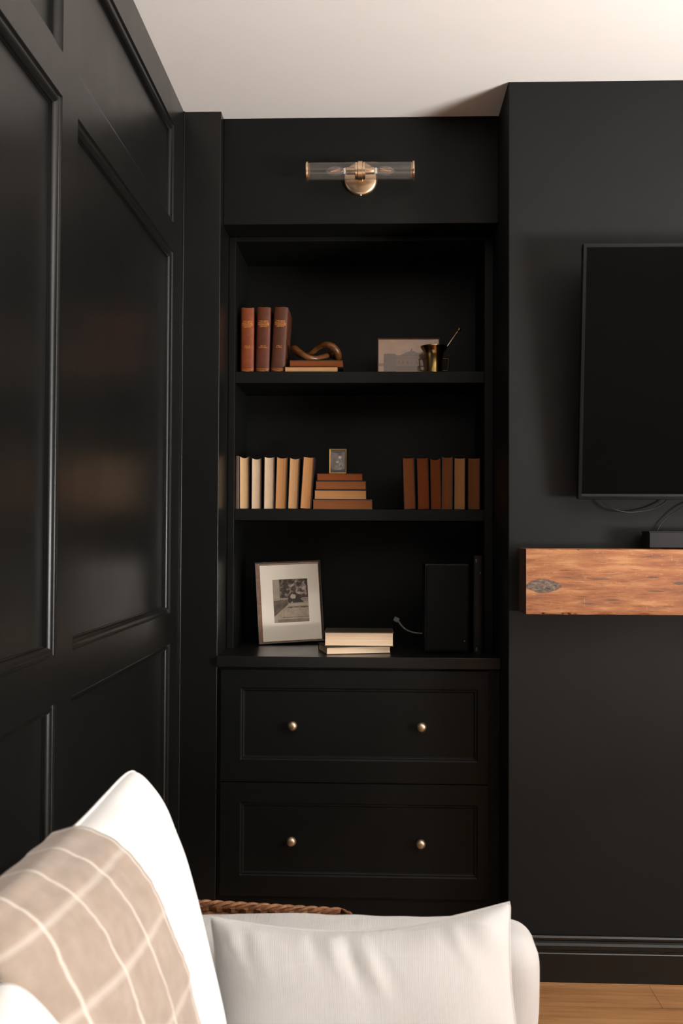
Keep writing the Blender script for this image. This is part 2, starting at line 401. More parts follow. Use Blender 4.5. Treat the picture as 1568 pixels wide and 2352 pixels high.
for (a0, a1, b0, b1) in ((WIN[0], WIN[0] + e_, WIN[2], WIN[3]), (WIN[1] - e_, WIN[1], WIN[2], WIN[3]), (WIN[0], WIN[1], WIN[2], WIN[2] + e_),
                         (WIN[0], WIN[1], WIN[3] - e_, WIN[3]), (WIN[0], WIN[1], 1.35, 1.39), (0.61, 0.645, WIN[2], WIN[3])):
    mb.box(WX + .02, WX + .06, a0, a1, b0, b1)
tag(mb.build('window_1', FRAMEWHITE), **st)

# left wall: stiles and rails in front, recessed moulded panels between
ys = [-3.0, -1.99, -1.88, -0.87, -0.76, 0.94, 1.055, 2.065, 2.185, 3.235, YP]    # frame/panel/frame...
ys = [-3.0, -2.9, -1.87, -1.75, -0.62, -0.5, 0.93, 1.045, 2.068, 2.178, 3.228, YP]
holes_y = [(ys[i], ys[i + 1]) for i in range(1, 11, 2)]
holes_z = [(0.25, 1.036), (1.134, 2.318), (2.412, 2.737)]
mb = MB()
zc = [0, .25, 1.036, 1.134, 2.318, 2.412, 2.737, CZ]
for iy in range(len(ys) - 1):
    for iz in range(len(zc) - 1):
        if iy % 2 == 1 and iz % 2 == 1: continue
        mb.quad((XL, ys[iy], zc[iz]), (XL, ys[iy + 1], zc[iz]), (XL, ys[iy + 1], zc[iz + 1]), (XL, ys[iy], zc[iz + 1]))
mb.box(XL - .15, XL - .05, Y0, YB, 0, CZ)
wl = tag(mb.build('wall_left', BLACK, fixn=False), **st)
PROF = [(0, 0), (0, .0010), (.0010, .0014), (.0014, .0026), (.0024, .0052), (.0036, .0062), (.0052, .0060), (.0066, .0055)]
for k in range(11):                      # broad rounded ovolo facing into the panel
    a = pi / 2 * k / 10
    PROF.append((.0066 + .0150 * sin(a), .0165 - .0112 * cos(a)))
PROF += [(.0218, .0192), (.0238, .0194), (.0240, .0222)]
for (y0, y1) in holes_y:
    for (z0, z1) in holes_z:
        mb = MB(); ring_panel(mb, (XL, y0, z0), (0, 1, 0), (0, 0, 1), (1, 0, 0), y1 - y0, z1 - z0, PROF)
        mb.build('wall_panel', BLACK, wl, weld=True)
# skirting along the chimney breast (profiled) and left wall
mb = MB()
BP = [(0, 0), (0.022, 0), (0.022, .088), (0.020, .091), (0.016, .093), (0.016, .097), (0.0185, .100), (0.0185, .112), (0.012, .118), (0.010, .124),
      (0.0125, .128), (0.0125, .134), (0.008, .139), (0, .140)]
for (p0, z0_), (p1, z1_) in zip(BP[:-1], BP[1:]):
    mb.quad((XR, YC - p0, z0_), (2.25, YC - p0, z0_), (2.25, YC - p1, z1_), (XR, YC - p1, z1_))
mb.face([mb.vert((XR, YC - p, z)) for p, z in BP])
tag(mb.build('baseboard_back', BLACK, bevel=0.0008), **st)

# ------------------------------------------------------------------ bookcase, counter, drawers
YF = 3.58; ZCT = 0.981
bc = empty('bookcase', (0, YF, ZCT), label='built-in black bookcase with two shelves in the alcove above the drawers', cat='bookcase')
def part(o, par):                       # keep world coordinates when parenting to a placed empty
    o.parent = par; o.matrix_parent_inverse = Matrix.LocRotScale(par.location, par.rotation_euler, None).inverted(); return o
XO0, XO1 = -0.512, 0.388
G = 0.0008
part(bx('side_panel', CABBLACK, XP + G, XO0, YF, 3.93, ZCT, 2.473, bevel=.0015), bc)
part(bx('side_panel', CABBLACK, XO1, XR - G, YF, 3.93, ZCT, 2.473, bevel=.0015), bc)
part(bx('top_rail', CABBLACK, XO0, XO1, YF, 3.93, 2.456, 2.473, bevel=.0015), bc)
part(bx('back_panel', CABBLACK, XO0, XO1, 3.915, 3.935, ZCT, 2.456), bc)
Z1T = at(800, 853.5, 3.59).z; Z1B = at(800, 880, 3.59).z; Z2T = at(800, 1170, 3.59).z; Z2B = at(800, 1196, 3.59).z
for (a_, b_) in ((Z1B, Z1T), (Z2B, Z2T)):
    part(bx('shelf', CABBLACK, XO0, XO1, YF + .008, 3.915, a_, b_, bevel=.0015), bc)
ct = tag(bx('countertop', TOPBLACK, XP + G, XR - G, 3.357, 3.934, ZCT - .037, ZCT, bevel=.002), 'black painted countertop between the shelves and the drawers', 'countertop')
dc = empty('drawer_cabinet', (0, 3.385, 0), label='black built-in cabinet with two wide drawers below the countertop', cat='cabinet')
part(bx('body', CABBLACK, XP + G, XR - G, 3.388, 3.934, 0, ZCT - .038, bevel=.001), dc)
def drawer(z0, z1, iz0, iz1, knobs):
    x0, x1, yf = -0.523, 0.380, 3.374
    mb = MB(); ix0, ix1 = at(552, 1660, yf).x, at(1097, 1660, yf).x
    xs_, zs_ = [x0, ix0, ix1, x1], [z0, iz0, iz1, z1]
    for i in range(3):
        for j in range(3):
            if i == 1 and j == 1: continue
            mb.quad((xs_[i], yf, zs_[j]), (xs_[i + 1], yf, zs_[j]), (xs_[i + 1], yf, zs_[j + 1]), (xs_[i], yf, zs_[j + 1]))
    ring_panel(mb, (ix0, yf, iz0), (1, 0, 0), (0, 0, 1), (0, -1, 0), ix1 - ix0, iz1 - iz0, [(0, 0), (.0008, .0003), (.0034, .0030), (.0044, .0034), (.0096, .0038), (.0108, .0044), (.0124, .0070), (.0130, .0085)])
    c_ = [(x0, z0), (x1, z0), (x1, z1), (x0, z1)]
    for k in range(4):
        a_, b_ = c_[k], c_[(k + 1) % 4]
        mb.quad((a_[0], yf, a_[1]), (b_[0], yf, b_[1]), (b_[0], yf + .013, b_[1]), (a_[0], yf + .013, a_[1]))
    mb.quad(*[(q[0], yf + .013, q[1]) for q in c_])
    d = part(mb.build('drawer', DRAWBLACK, weld=True), dc)
    b = d.modifiers.new('bevel', 'BEVEL'); b.width = .0012; b.segments = 2; b.limit_method = 'ANGLE'
    for (px, py) in knobs:
        p = at(px, py, yf - .02); y = yf + .0085
        kb = MB(); kb.lathe([(.0001, -.038), (.005, -.0376), (.0105, -.0355), (.0145, -.0315), (.0165, -.0265), (.0166, -.0235), (.0150, -.0205), (.0110, -.0185), (.0068, -.0170), (.0052, -.012), (.006, -.004), (.0085, -.0015), (.0085, 0)], (p.x, y, p.z), 'y', 28)
        k = kb.build('knob', BRASSK); part_child(k, d); tag(k, 'round aged brass knob')
def part_child(o, par):
    o.parent = par
    bpy.context.view_layer.update()
    o.matrix_parent_inverse = par.matrix_world.inverted(); return o
zz = lambda py: at(800, py, 3.374).z
drawer(zz(1797.5), zz(1540) , zz(1748), zz(1581), ((671, 1668), (968, 1671)))
drawer(zz(2062), zz(1800.5), zz(2015), zz(1846), ((668.5, 1934), (966.5, 1940)))

# ------------------------------------------------------------------ mantel beam
YM = 3.03; ML = at(1208, 1260, YM); MBt = at(1208, 1412, YM)
mb = MB(); mz0, mz1 = MBt.z, ML.z; mx0, mx1 = ML.x, 1.98
def mant(nx, nq):
    prof = []
    segs = [((YC - .001, mz1), (YM, mz1), 14), ((YM, mz1), (YM, mz0), 26), ((YM, mz0), (YC - .001, mz0), 14), ((YC - .001, mz0), (YC - .001, mz1), 4)]
    for (a_, b_, n_) in segs:
        for k in range(n_): prof.append((a_[0] + (b_[0] - a_[0]) * k / n_, a_[1] + (b_[1] - a_[1]) * k / n_))
    return prof
prof = mant(0, 0); NX = 300; n_ = len(prof)
def msurf(x, q):
    y, z = prof[q]
    front = abs(y - YM) < 1e-6; edge = front and (abs(z - mz0) < 1e-6 or abs(z - mz1) < 1e-6)
    p = Vector((x, y, z))
    d = noise.noise(Vector((x * 14, y * 30, z * 60))) * .0011 + noise.noise(Vector((x * 60, y * 90, z * 160))) * .0005
    if front: p.y -= d
    elif y < YC - .01: p.z += d * .7
    if edge:
        c_ = .0022 + .0016 * noise.noise(Vector((x * 22, 0, z * 9)))
        if z < mz0 + .01:
            for (cx, wd, dp) in ((at(1245, 1412, YM).x, .004, .004), (at(1303, 1412, YM).x, .008, .005), (at(1291, 1412, YM).x, .004, .003), (at(1320, 1411, YM).x, .003, .002)):
                c_ += dp * math.exp(-((x - cx) / wd) ** 2)
        p.y += c_; p.z += c_ * (1 if z < mz0 + .01 else -1)
    return p
base = 0
for i in range(NX + 1):
    t = i / NX; x = mx0 + (mx1 - mx0) * (t ** 1.25)
    for q in range(n_): mb.vert(msurf(x, q))
for i in range(NX):
    for q in range(n_):
        a_ = i * n_ + q; b_ = i * n_ + (q + 1) % n_
        mb.face((a_, b_, b_ + n_, a_ + n_), True)
mb.cur = 1; mb.face(list(range(n_))); mb.face([NX * n_ + q for q in range(n_)])
mo = mb.build('mantel_beam', [MANTEL, ENDGRAIN])
try: mo.data.set_sharp_from_angle(angle=rad(35))
except Exception: pass
tag(mo, 'thick rustic honey-coloured timber mantel beam with a grey knot on the black chimney wall', 'mantel')

# ------------------------------------------------------------------ television (tilted forward at the top)
tb = at(1327, 1147, 3.10); tt = at(1340, 560, 3.015)
tvh = sqrt((tt.z - tb.z) ** 2 + (tt.y - tb.y) ** 2); tilt = atan2(tb.y - tt.y, tt.z - tb.z); tvw = 1.33
tv = empty('television', (tb.x, tb.y, tb.z), (tilt, 0, 0), label='large flat black television tilted forward on the chimney wall', cat='television')
mb = MB(); mb.box(0.0, tvw, 0.004, .03, 0, tvh); mb.box(.18, tvw - .18, .03, .052, .10, tvh - .14); mb.build('casing', BEZEL, tv, bevel=.002)
mb = MB(); bz = .011
ring_panel(mb, (0, 0, 0), (1, 0, 0), (0, 0, 1), (0, -1, 0), tvw, tvh, [(0, .0045), (0, .0012), (.0012, 0), (bz - .0015, 0), (bz, .0012), (bz, .003)], cap=False)
mb.build('bezel', BEZEL, tv, weld=True)
bx('screen', SCREEN, bz, tvw - bz, .0026, .0038, bz + .006, tvh - bz, tv)
bx('lower_trim', BLACKPL, bz, tvw - bz, .0010, .0038, .008, bz + .006, tv)
bx('wall_bracket', BLACKPL, .42, .92, .052, .110, .28, .46, tv, bevel=.002)

def cable(name, pts, r, m_, lab):
    mb = MB(); mb.tube(smooth_path(pts, 12), r, 8); o = mb.build(name, m_); tag(o, lab, 'cable'); return o
cable('cable', [at(1352, 1100, 3.165), at(1372, 1138, 3.16), at(1392, 1160, 3.155), at(1420, 1173, 3.15), at(1450, 1177, 3.15), at(1488, 1172, 3.15), at(1515, 1161, 3.155), at(1532, 1146, 3.16), at(1548, 1100, 3.165)], .0024, CABLE,
      'black cable hanging in a loop below the television')
cable('cable', [at(1630, 1120, 3.165), at(1600, 1145, 3.165), at(1568, 1164, 3.16), at(1540, 1182, 3.165), at(1518, 1202, 3.168), at(1509, 1220, 3.17), at(1508, 1240, 3.17)], .0017, CABLE,
      'thin black cable running down into the box on the mantel')
b0 = at(1491, 1257, 3.075); bt = at(1491, 1221, 3.075)
sb = empty('set_top_box', (b0.x, 3.075, mz1 + .0015), label='dark grey set-top box lying on the timber mantel under the television', cat='set-top box')
bh = bt.z - mz1 - .0015
bx('housing', BOXPL, 0, .30, 0, .085, .002, bh, sb, bevel=.002)
bx('top_cover', BLACKPL, -.0012, .3012, -.0012, .0862, bh - .003, bh + .0012, sb, bevel=.0008)
for x_ in (.03, .27): bx('foot', BLACKPL, x_ - .01, x_ + .01, .012, .03, 0, .0025, sb)

# ------------------------------------------------------------------ wall sconce
sc0 = at(828, 411, YH - .004)
SZ = sc0.z; SX = sc0.x; SY = at(827, 392.5, 3.352).y; tz = at(827, 392.5, SY).z
sc = empty('wall_sconce', (SX, YH, SZ), label='brass double wall light with two clear glass tubes above the bookcase', cat='wall light')
mb = MB(); mb.lathe([(.0585, 0), (.0585, -.006), (.0565, -.010), (.050, -.0135), (.03, -.0165), (.0001, -.018)], (0, -.0005, 0), 'y', 64)
mb.build('backplate', BRASS, sc, fixn=True)
ty = SY - YH; dz = tz - SZ; dx = at(827, 392.5, SY).x - SX
mb = MB(); mb.box(dx - .0078, dx + .0078, ty - .012, -.012, dz - .012, dz + .012)
mb.build('arm', BRASS, sc, bevel=.0015)
mb = MB(); mb.lathe([(.0315, -.0078), (.0325, -.0068), (.0325, .0068), (.0315, .0078)], (dx, ty, dz), 'x', 48); mb.build('center_ring', BRASS, sc)
mb = MB(); mb.lathe([(.003, 0), (.004, -.004), (.0001, -.007)], (0, -.008, -.058), 'y', 16); mb.build('fixing_screw', BRASS, sc)
for sg in (-1, 1):
    L = .1825
    mb = MB()
    A_ = lambda d: dx + sg * d
    mb.lathe([(.016, A_(.0079)), (.0285, A_(.0079)), (.0295, A_(.0089)), (.0295, A_(.0165)), (.0285, A_(.0175)), (.016, A_(.0175))], (0, ty, dz), 'x', 48); mb.build('collar', BRASS, sc)
    mb = MB(); mb.lathe([(.0125, A_(.0175)), (.0125, A_(.044)), (.0118, A_(.045)), (.0118, A_(.0475))], (0, ty, dz), 'x', 32); mb.build('socket', BRASS, sc)
    mb = MB()
    n_ = 64
    mb.lathe([(.0298, A_(.0165)), (.0298, A_(L - .006)), (.0272, A_(L - .006)), (.0272, A_(.0180)), (.0298, A_(.0165))], (0, ty, dz), 'x', n_, caps=False)
    mb.build('glass_tube', TUBEGLASS, sc, weld=True)
    mb = MB(); mb.lathe([(.0268, A_(L - .011)), (.0268, A_(L - .0055)), (.0312, A_(L - .0055)), (.0318, A_(L - .003)), (.0318, A_(L)), (.031, A_(L + .001)), (.0268, A_(L + .001)), (.0268, A_(L-.011))], (0, ty, dz), 'x', 48, caps=False)
    mb.build('end_cap', BRASS, sc)
    bu = MB(); bprof = [(.0075, .0560), (.0095, .060), (.0130, .068), (.0155, .078), (.0160, .088), (.0140, .099), (.0105, .107), (.006, .113), (.0001, .1175)]
    bu.lathe([(r, A_(h)) for r, h in bprof], (0, ty, dz), 'x', 32, caps=False); bo = bu.build('bulb', BULBGLASS, sc)
    mb = MB(); mb.lathe([(.0085, A_(.0475)), (.0105, A_(.049)), (.0105, A_(.056)), (.0078, A_(.058))], (0, ty, dz), 'x', 24); mb.build('bulb_base', WHITEPL, bo)
    mb = MB()
    zz_ = []
    for k in range(5):
        zz_.append(Vector((A_(.068 if k % 2 == 0 else .101), ty + (-.006 + .003 * k), dz + (.0055 if k % 2 == 0 else -.0005) - .002 * (k % 3))))
    for a_, b_ in zip(zz_[:-1], zz_[1:]): mb.tube([a_, (a_ + b_) / 2, b_], .0011, 6)
    mb.build('filament', FILAMENT, bo)
    mb = MB(); mb.tube([(A_(.058), ty, dz), (A_(.068), ty, dz)], .0022, 8); mb.build('stem', THIN, bo)

# ------------------------------------------------------------------ books
def make_book(name, T, H, D, cover, pages, label, group, kind='pages', hollow=.004, sag=.004, ct_=.0026, cat='book', over=.003, pgs_front=.002):
    """thickness along x (0..T), depth along y (fore-edge at y=0), height along z"""
    r = empty(name, label=label, cat=cat, group=group)
    mb = MB()
    mb.box(0, ct_, 0, D, 0, H); mb.box(T - ct_, T, 0, D, 0, H)
    # rounded spine
    n_ = 10
    def sp(u, v_):
        a_ = pi * u; return Vector((T / 2 - T / 2 * cos(a_), D + (.22 * min(T, .05)) * sin(a_), H * v_))
    def sp2(u, v_):
        a_ = pi * u; return Vector((T / 2 - (T / 2 - ct_) * cos(a_), D - .0002 + (.22 * min(T, .05) - ct_) * sin(a_), H * v_))
    mb.grid(n_, 1, sp); mb.grid(n_, 1, sp2)
    mb.grid(n_, 1, lambda u, v_: sp(u, 1) * (1 - v_) + sp2(u, 1) * v_); mb.grid(n_, 1, lambda u, v_: sp(u, 0) * (1 - v_) + sp2(u, 0) * v_)
    mb.build('cover', cover, r)
    pb = MB(); e2 = .0003; x0, x1 = ct_ + e2, T - ct_ - e2; NN = 14
    def top(u): return H - over - sag * (1 - (2 * u - 1) ** 2)
    def fy(u): return pgs_front + hollow * (1 - (2 * u - 1) ** 2)
    def pt(u, k, v_):
        x = x0 + (x1 - x0) * u
        z = over if k == 0 else top(u)
        return x, z
    pb.grid(NN, 1, lambda u, v_: Vector((x0 + (x1 - x0) * u, fy(u), over + (top(u) - over) * v_)))
    pb.grid(NN, 1, lambda u, v_: Vector((x0 + (x1 - x0) * u, fy(u) + (D - .003 - fy(u)) * v_, top(u))))
    pb.grid(NN, 1, lambda u, v_: Vector((x0 + (x1 - x0) * u, fy(u) + (D - .003 - fy(u)) * v_, over)))
    pb.grid(1, 1, lambda u, v_: Vector((x0, pgs_front + (D - .003 - pgs_front) * u, over + (H - 2 * over) * v_)))
    pb.grid(1, 1, lambda u, v_: Vector((x1, pgs_front + (D - .003 - pgs_front) * u, over + (H - 2 * over) * v_)))
    pb.build('page_block', pages, r)
    return r
YS = 3.605
def stand(px0t, px1t, px0b, px1b, pyt, pyb, zs, cover, pages, label, group, D=.125, y=YS, cov=1.6, **kw):
    """book standing fore-edge out; px = page extents at top and bottom"""
    bl = at(px0b - cov, pyb, y); br = at(px1b + cov, pyb, y); tl = at(px0t - cov, pyt, y)
    T = max(.012, (br.x - bl.x + at(px1t + cov, pyt, y).x - tl.x) / 2)
    H = tl.z - zs
    lean = atan2(tl.x - bl.x, H)
    r = make_book('book', T, H / cos(lean), D, cover, pages, label, group, **kw)
    lift = T * sin(abs(lean)) * (1 if lean > 0 else 0)
    r.location = (bl.x, y, zs + .0004 + lift); r.rotation_euler = (0, lean, 0)
    return r
GL = 'upright books with pages facing out on the middle shelf'
left = [
 (551, 572, 551, 569.5, 1048, CV['dark'], PG[0], 'bright cream-paged upright book, second from the left end of the middle shelf', .0055),
 (579, 600, 578, 597, 1052, CV['dark'], PG[1], 'pale streaky-paged upright book third from the left end of the middle shelf', .004),
 (608, 630, 606.5, 627.5, 1049.5, CV['dark'], PG[1], 'pale rough-leaved upright book, fourth from the left end of the middle shelf', .002),
 (636.5, 660, 632.5, 656, 1050, CV['black'], PG[2], 'tan-paged upright book fifth from the left end of the middle shelf', .004),
 (666.5, 687, 661.7, 683.5, 1052, CV['dark'], PG[5], 'buff-paged upright book, sixth from the left end, beside the leaning one', .004),
 (698, 721, 690, 713, 1050.5, CV['dark'], PG[2], 'tan-paged book leaning right beside the flat stack on the middle shelf', .001)]
for (a_, b_, c_, d_, t_, cv, pg, lab, sag) in left:
    stand(a_, b_, c_, d_, t_, 1170, Z2T, cv, pg, lab, GL, sag=sag, over=.0015, ct_=.0022, D=random.uniform(.12, .135))
b_ = stand(541.5, 547.8, 541.5, 547.8, 1047.5, 1170, Z2T, CV['brown'], PG[2], 'dim brown book against the left side of the middle shelf', GL)
b_.rotation_euler = (0, 0, pi); b_.location.x += .0155; b_.location.y += .128
right = [  # this row's shadow is partly put into its darker page colours
 (925.5, 950, 929, 952.6, 1052, CV['black'], PG[3], 'brown-paged book leaning left, first of the right-hand row on the middle shelf', 0.001),
 (958, 982.5, 961, 984, 1052, CV['black'], PG[4], 'rust-paged upright book second in the right-hand row of the middle shelf', .001),
 (988.6, 1011.5, 990.8, 1011, 1053, CV['black'], PG[4], 'rust-paged book with a dipped top third in the right-hand row', .005),
 (1016.5, 1038, 1016, 1037, 1049.5, CV['grey'], PG[3], 'book with thin grey cover edges, fourth in the right-hand row', .002),
 (1044, 1067.4, 1043.5, 1066.5, 1052, CV['black'], PG[2], 'upright book fifth in the right-hand row of the middle shelf', .001),
 (1075.7, 1101, 1075.5, 1100, 1052, CV['black'], PG[3], 'dark brown-paged book at the right end of the middle shelf', .001)]
for (a_, b_, c_, d_, t_, cv, pg, lab, sag) in right:
    stand(a_, b_, c_, d_, t_, 1170, Z2T, cv, pg, lab, GL, sag=sag, over=.0015, ct_=.0022, D=random.uniform(.12, .135))

def lie(name, px0, px1, zs, T, y, cover, pages, label, group, yaw=0, D=.13, pyc=1150, **kw):
    """book lying flat, fore-edge towards the room"""
    L = at(px0, pyc, y); R = at(px1, pyc, y); H = R.x - L.x
    r = make_book(name, T, H, D, cover, pages, label, group, sag=0, **kw)
    # local x -> up, local z -> +X :  rotate about y by +90 then flip
    r.rotation_euler = (Euler((0, rad(90), 0)).to_matrix().to_4x4()).to_euler()
    m_ = Matrix.Rotation(yaw, 4, 'Z') @ Matrix(((0, 0, 1, 0), (0, 1, 0, 0), (1, 0, 0, 0), (0, 0, 0, 1))) 
    # the axis swap mirrors, so turn it about the fore-edge instead
    m_ = Matrix.Translation((L.x, y, zs + T)) @ Matrix.Rotation(yaw, 4, 'Z') @ Matrix.Rotation(rad(90), 4, 'Y')
    r.matrix_world = m_; r.rotation_mode = 'XYZ'
    r.location = m_.translation; r.rotation_euler = m_.to_euler()
    return r
GS = 'flat stack of books on the middle shelf'
z_ = Z2T + .0003
for (p0, p1, T, cv, pg, lab, yaw, y_) in (
    (718, 855, .0355, CV['grey'], PG[3], 'widest flat book at the bottom of the middle shelf stack', 0, 3.603),
    (721.5, 841.5, .0350, CV['black'], PG[2], 'flat book with dark cover, second from the bottom of the middle shelf stack', .01, 3.612),
    (724, 840, .0325, CV['navy'], PG[3], 'flat book with bluish cover, third up the middle shelf stack', -.012, 3.612),
    (727, 832.5, .0275, CV['dark'], PG[4], 'smallest flat book on top of the stack under the tiny frame', .008, 3.618)):
    lie('book', p0, p1, z_, T, y_, cv, pg, lab, GS, yaw=yaw, over=.002, ct_=.0022, hollow=.002); z_ += T + .0004
ZST = z_

# ------------------------------------------------------------------ pictures
def art(name, w_, h_, nx, nz, fn, parent, y):
    me = bpy.data.meshes.new(name); vs, fs = [], []
    for j in range(nz + 1):
        for i in range(nx + 1): vs.append((-w_ / 2 + w_ * i / nx, y, h_ * j / nz))
    for j in range(nz):
        for i in range(nx):
            a_ = j * (nx + 1) + i; fs.append((a_, a_ + 1, a_ + nx + 2, a_ + nx + 1))
    me.from_pydata(vs, [], fs); me.materials.append(PRINT)
    ca = me.color_attributes.new('Col', 'FLOAT_COLOR', 'CORNER')
    for p in me.polygons:
        for li, vi in zip(p.loop_indices, p.vertices):
            v_ = me.vertices[vi].co; c_ = fn(v_.x / w_ + .5, v_.z / h_); ca.data[li].color = S(*c_)
    o = bpy.data.objects.new(name, me); COL.objects.link(o); o.parent = parent; return o
def frame_ring(w_, h_, fw, th, m_, parent, name='frame', bev=.0012):
    mb = MB()
    ring_panel(mb, (-w_ / 2, 0, 0), (1, 0, 0), (0, 0, 1), (0, -1, 0), w_, h_, [(0, th), (0, 0.0), (fw * .3, -.001), (fw * .8, -.0006), (fw, .0015), (fw, th)], cap=False)
    mb.quad((-w_ / 2, th, 0), (w_ / 2, th, 0), (w_ / 2, th, h_), (-w_ / 2, th, h_))
    return mb.build(name, m_, parent, weld=True)
nz2 = lambda x, y, s, q=0: noise.noise(Vector((x * s, y * s, q)))
def lerp(a_, b_, t): t = max(0, min(1, t)); return tuple(x + (y - x) * t for x, y in zip(a_, b_))

# tiny gilt frame on the stack
p = at(755.8, 1085, 3.655); q = at(795.5, 1031, 3.655); ws = q.x - p.x
f1 = empty('picture_frame', ((p.x + q.x) / 2, 3.655, ZST + .0008), (rad(-4), 0, rad(2)), label='tiny gilt frame with a portrait photo standing on the book stack', cat='picture frame')
hs = at(775, 1031, 3.655).z - ZST
frame_ring(ws, hs, .0042, .010, GILT, f1)
def portrait(u, v_):
    c_ = lerp((70, 62, 56), (122, 112, 102), .5 + .5 * nz2(u, v_, 3.1, 2))
    d = abs(u - .5) * 2; 
    if v_ > .86 + .10 * (d ** 2) : c_ = (38, 32, 28)
    if v_ < .10 + .08 * d ** 2: c_ = (42, 36, 30)
    if sqrt(((u - .64) / .11) ** 2 + ((v_ - .72) / .11) ** 2) < 1: c_ = (176, 164, 152)
    if sqrt(((u - .64) / .13) ** 2 + ((v_ - .80) / .07) ** 2) < 1: c_ = (64, 56, 50)
    if sqrt(((u - .58) / .26) ** 2 + ((v_ - .36) / .24) ** 2) < 1: c_ = lerp((84, 76, 70), (140, 130, 120), .5 + nz2(u, v_, 9, 4))
    if sqrt(((u - .46) / .10) ** 2 + ((v_ - .47) / .035) ** 2) < 1 + .5 * nz2(u, v_, 20, 3): c_ = (170, 158, 146)
    return c_
art('photograph', ws - .0082, hs - .0082, 36, 52, portrait, f1, .0030).location.z = .0041
o = bx('glass_pane', THIN, -ws / 2 + .0041, ws / 2 - .0041, .0016, .0021, .0041, hs - .0041, f1)

# landscape drawing on the top shelf
YL = 3.72; p = at(866.5, 855, YL); q = at(1009.6, 777, YL); wl_ = q.x - p.x; hl = q.z - Z1T
f2 = empty('picture_frame', ((p.x + q.x) / 2, YL - .012, Z1T + .0014), (rad(-5), 0, 0), label='wide thin-framed sepia drawing of a building behind the brass mortar', cat='picture frame')
frame_ring(wl_, hl + .0006, .0042, .012, REDWOOD, f2)
def building(u, v_):
    n0 = nz2(u, v_, 7, 1); n1_ = nz2(u * 1.4, v_, 30, 5); n2_ = nz2(u, v_, 90, 9)
    c_ = lerp((232, 194, 164), (216, 178, 150), .5 + n0 * .6 + n1_ * .15)
    sky = c_
    # distant bank on the left, tower, facade with windows, pitched roof
    if u < .09 and v_ < .34 + .02 * n1_ and v_ > .26: c_ = lerp(c_, (146, 112, 88), .6)
    if .09 < u < .285 and v_ < .60 + .03 * n1_ - .1 * max(0, u - .2): c_ = lerp((116, 98, 84), (146, 124, 106), .5 + n1_)
    if .285 <= u < .68:
        if v_ < .55 and v_ > .11: c_ = lerp((170, 132, 104), (150, 114, 90), .5 + n1_ * .8)
        if .535 < v_ < .56 or .48 < v_ < .495: c_ = lerp(c_, (120, 92, 72), .7)
        if .14 < v_ < .26 + .03 * n1_: c_ = lerp(c_, (122, 94, 74), .75)
        for k in range(5):
            cx = .335 + .072 * k
            if abs(u - cx) < .012 and (.32 < v_ < .40): c_ = lerp(c_, (104, 78, 60), .75)
    if .37 < u < .68 and .56 < v_ < .70 - abs(u - .55) * .75 + .01 * n1_: c_ = lerp((128, 110, 96), (150, 130, 112), .5 + n1_)
    if abs(u - .55) < .008 and .68 < v_ < .74: c_ = (120, 100, 84)
    if .68 <= u < .95 and v_ < .58 + .04 * n1_ and v_ > .12: c_ = lerp((158, 128, 108), (138, 112, 96), .5 + n1_)
    return lerp(c_, sky, .12 + .2 * n2_)
art('drawing', wl_ - .008, hl - .0076, 110, 64, building, f2, .0032).location.z = .0041
bx('glass_pane', THIN, -wl_ / 2 + .004, wl_ / 2 - .004, .0018, .0023, .0042, hl - .0042, f2)

# large leaning frame on the counter
BL = at(594, 1483, 3.69)
yaw3, roll3, lean3 = rad(16), rad(2.2), rad(7)
f3 = empty('picture_frame', (0, 0, 0), label='large dark frame with a cream mat and garden photo leaning on the countertop', cat='picture frame')
W3, H3 = .252, .306
m_ = Matrix.Translation((BL.x, 3.69, ZCT + .0026)) @ Matrix.Rotation(yaw3, 4, 'Z') @ Matrix.Rotation(-lean3, 4, 'X') @ Matrix.Rotation(-roll3, 4, 'Y') @ Matrix.Translation((W3 / 2, 0, 0))
f3.location = m_.translation; f3.rotation_euler = m_.to_euler()
frame_ring(W3, H3, .0045, .018, DARKWOOD, f3)
bx('backing_board', BACKWOOD, -W3 / 2 + .004, W3 / 2 - .004, .0085, .0105, .004, H3 - .004, f3)
mo_ = bx('mat_board', MATBOARD, -W3 / 2 + .019, W3 / 2 - .009, .0068, .0082, .009, H3 - .013, f3)
def fbm(x, y, sc, q=0):
    t = 0; a_ = 1
    for _ in range(4):
        t += a_ * noise.noise(Vector((x * sc, y * sc, q))); sc *= 2.1; a_ *= .62
    return t
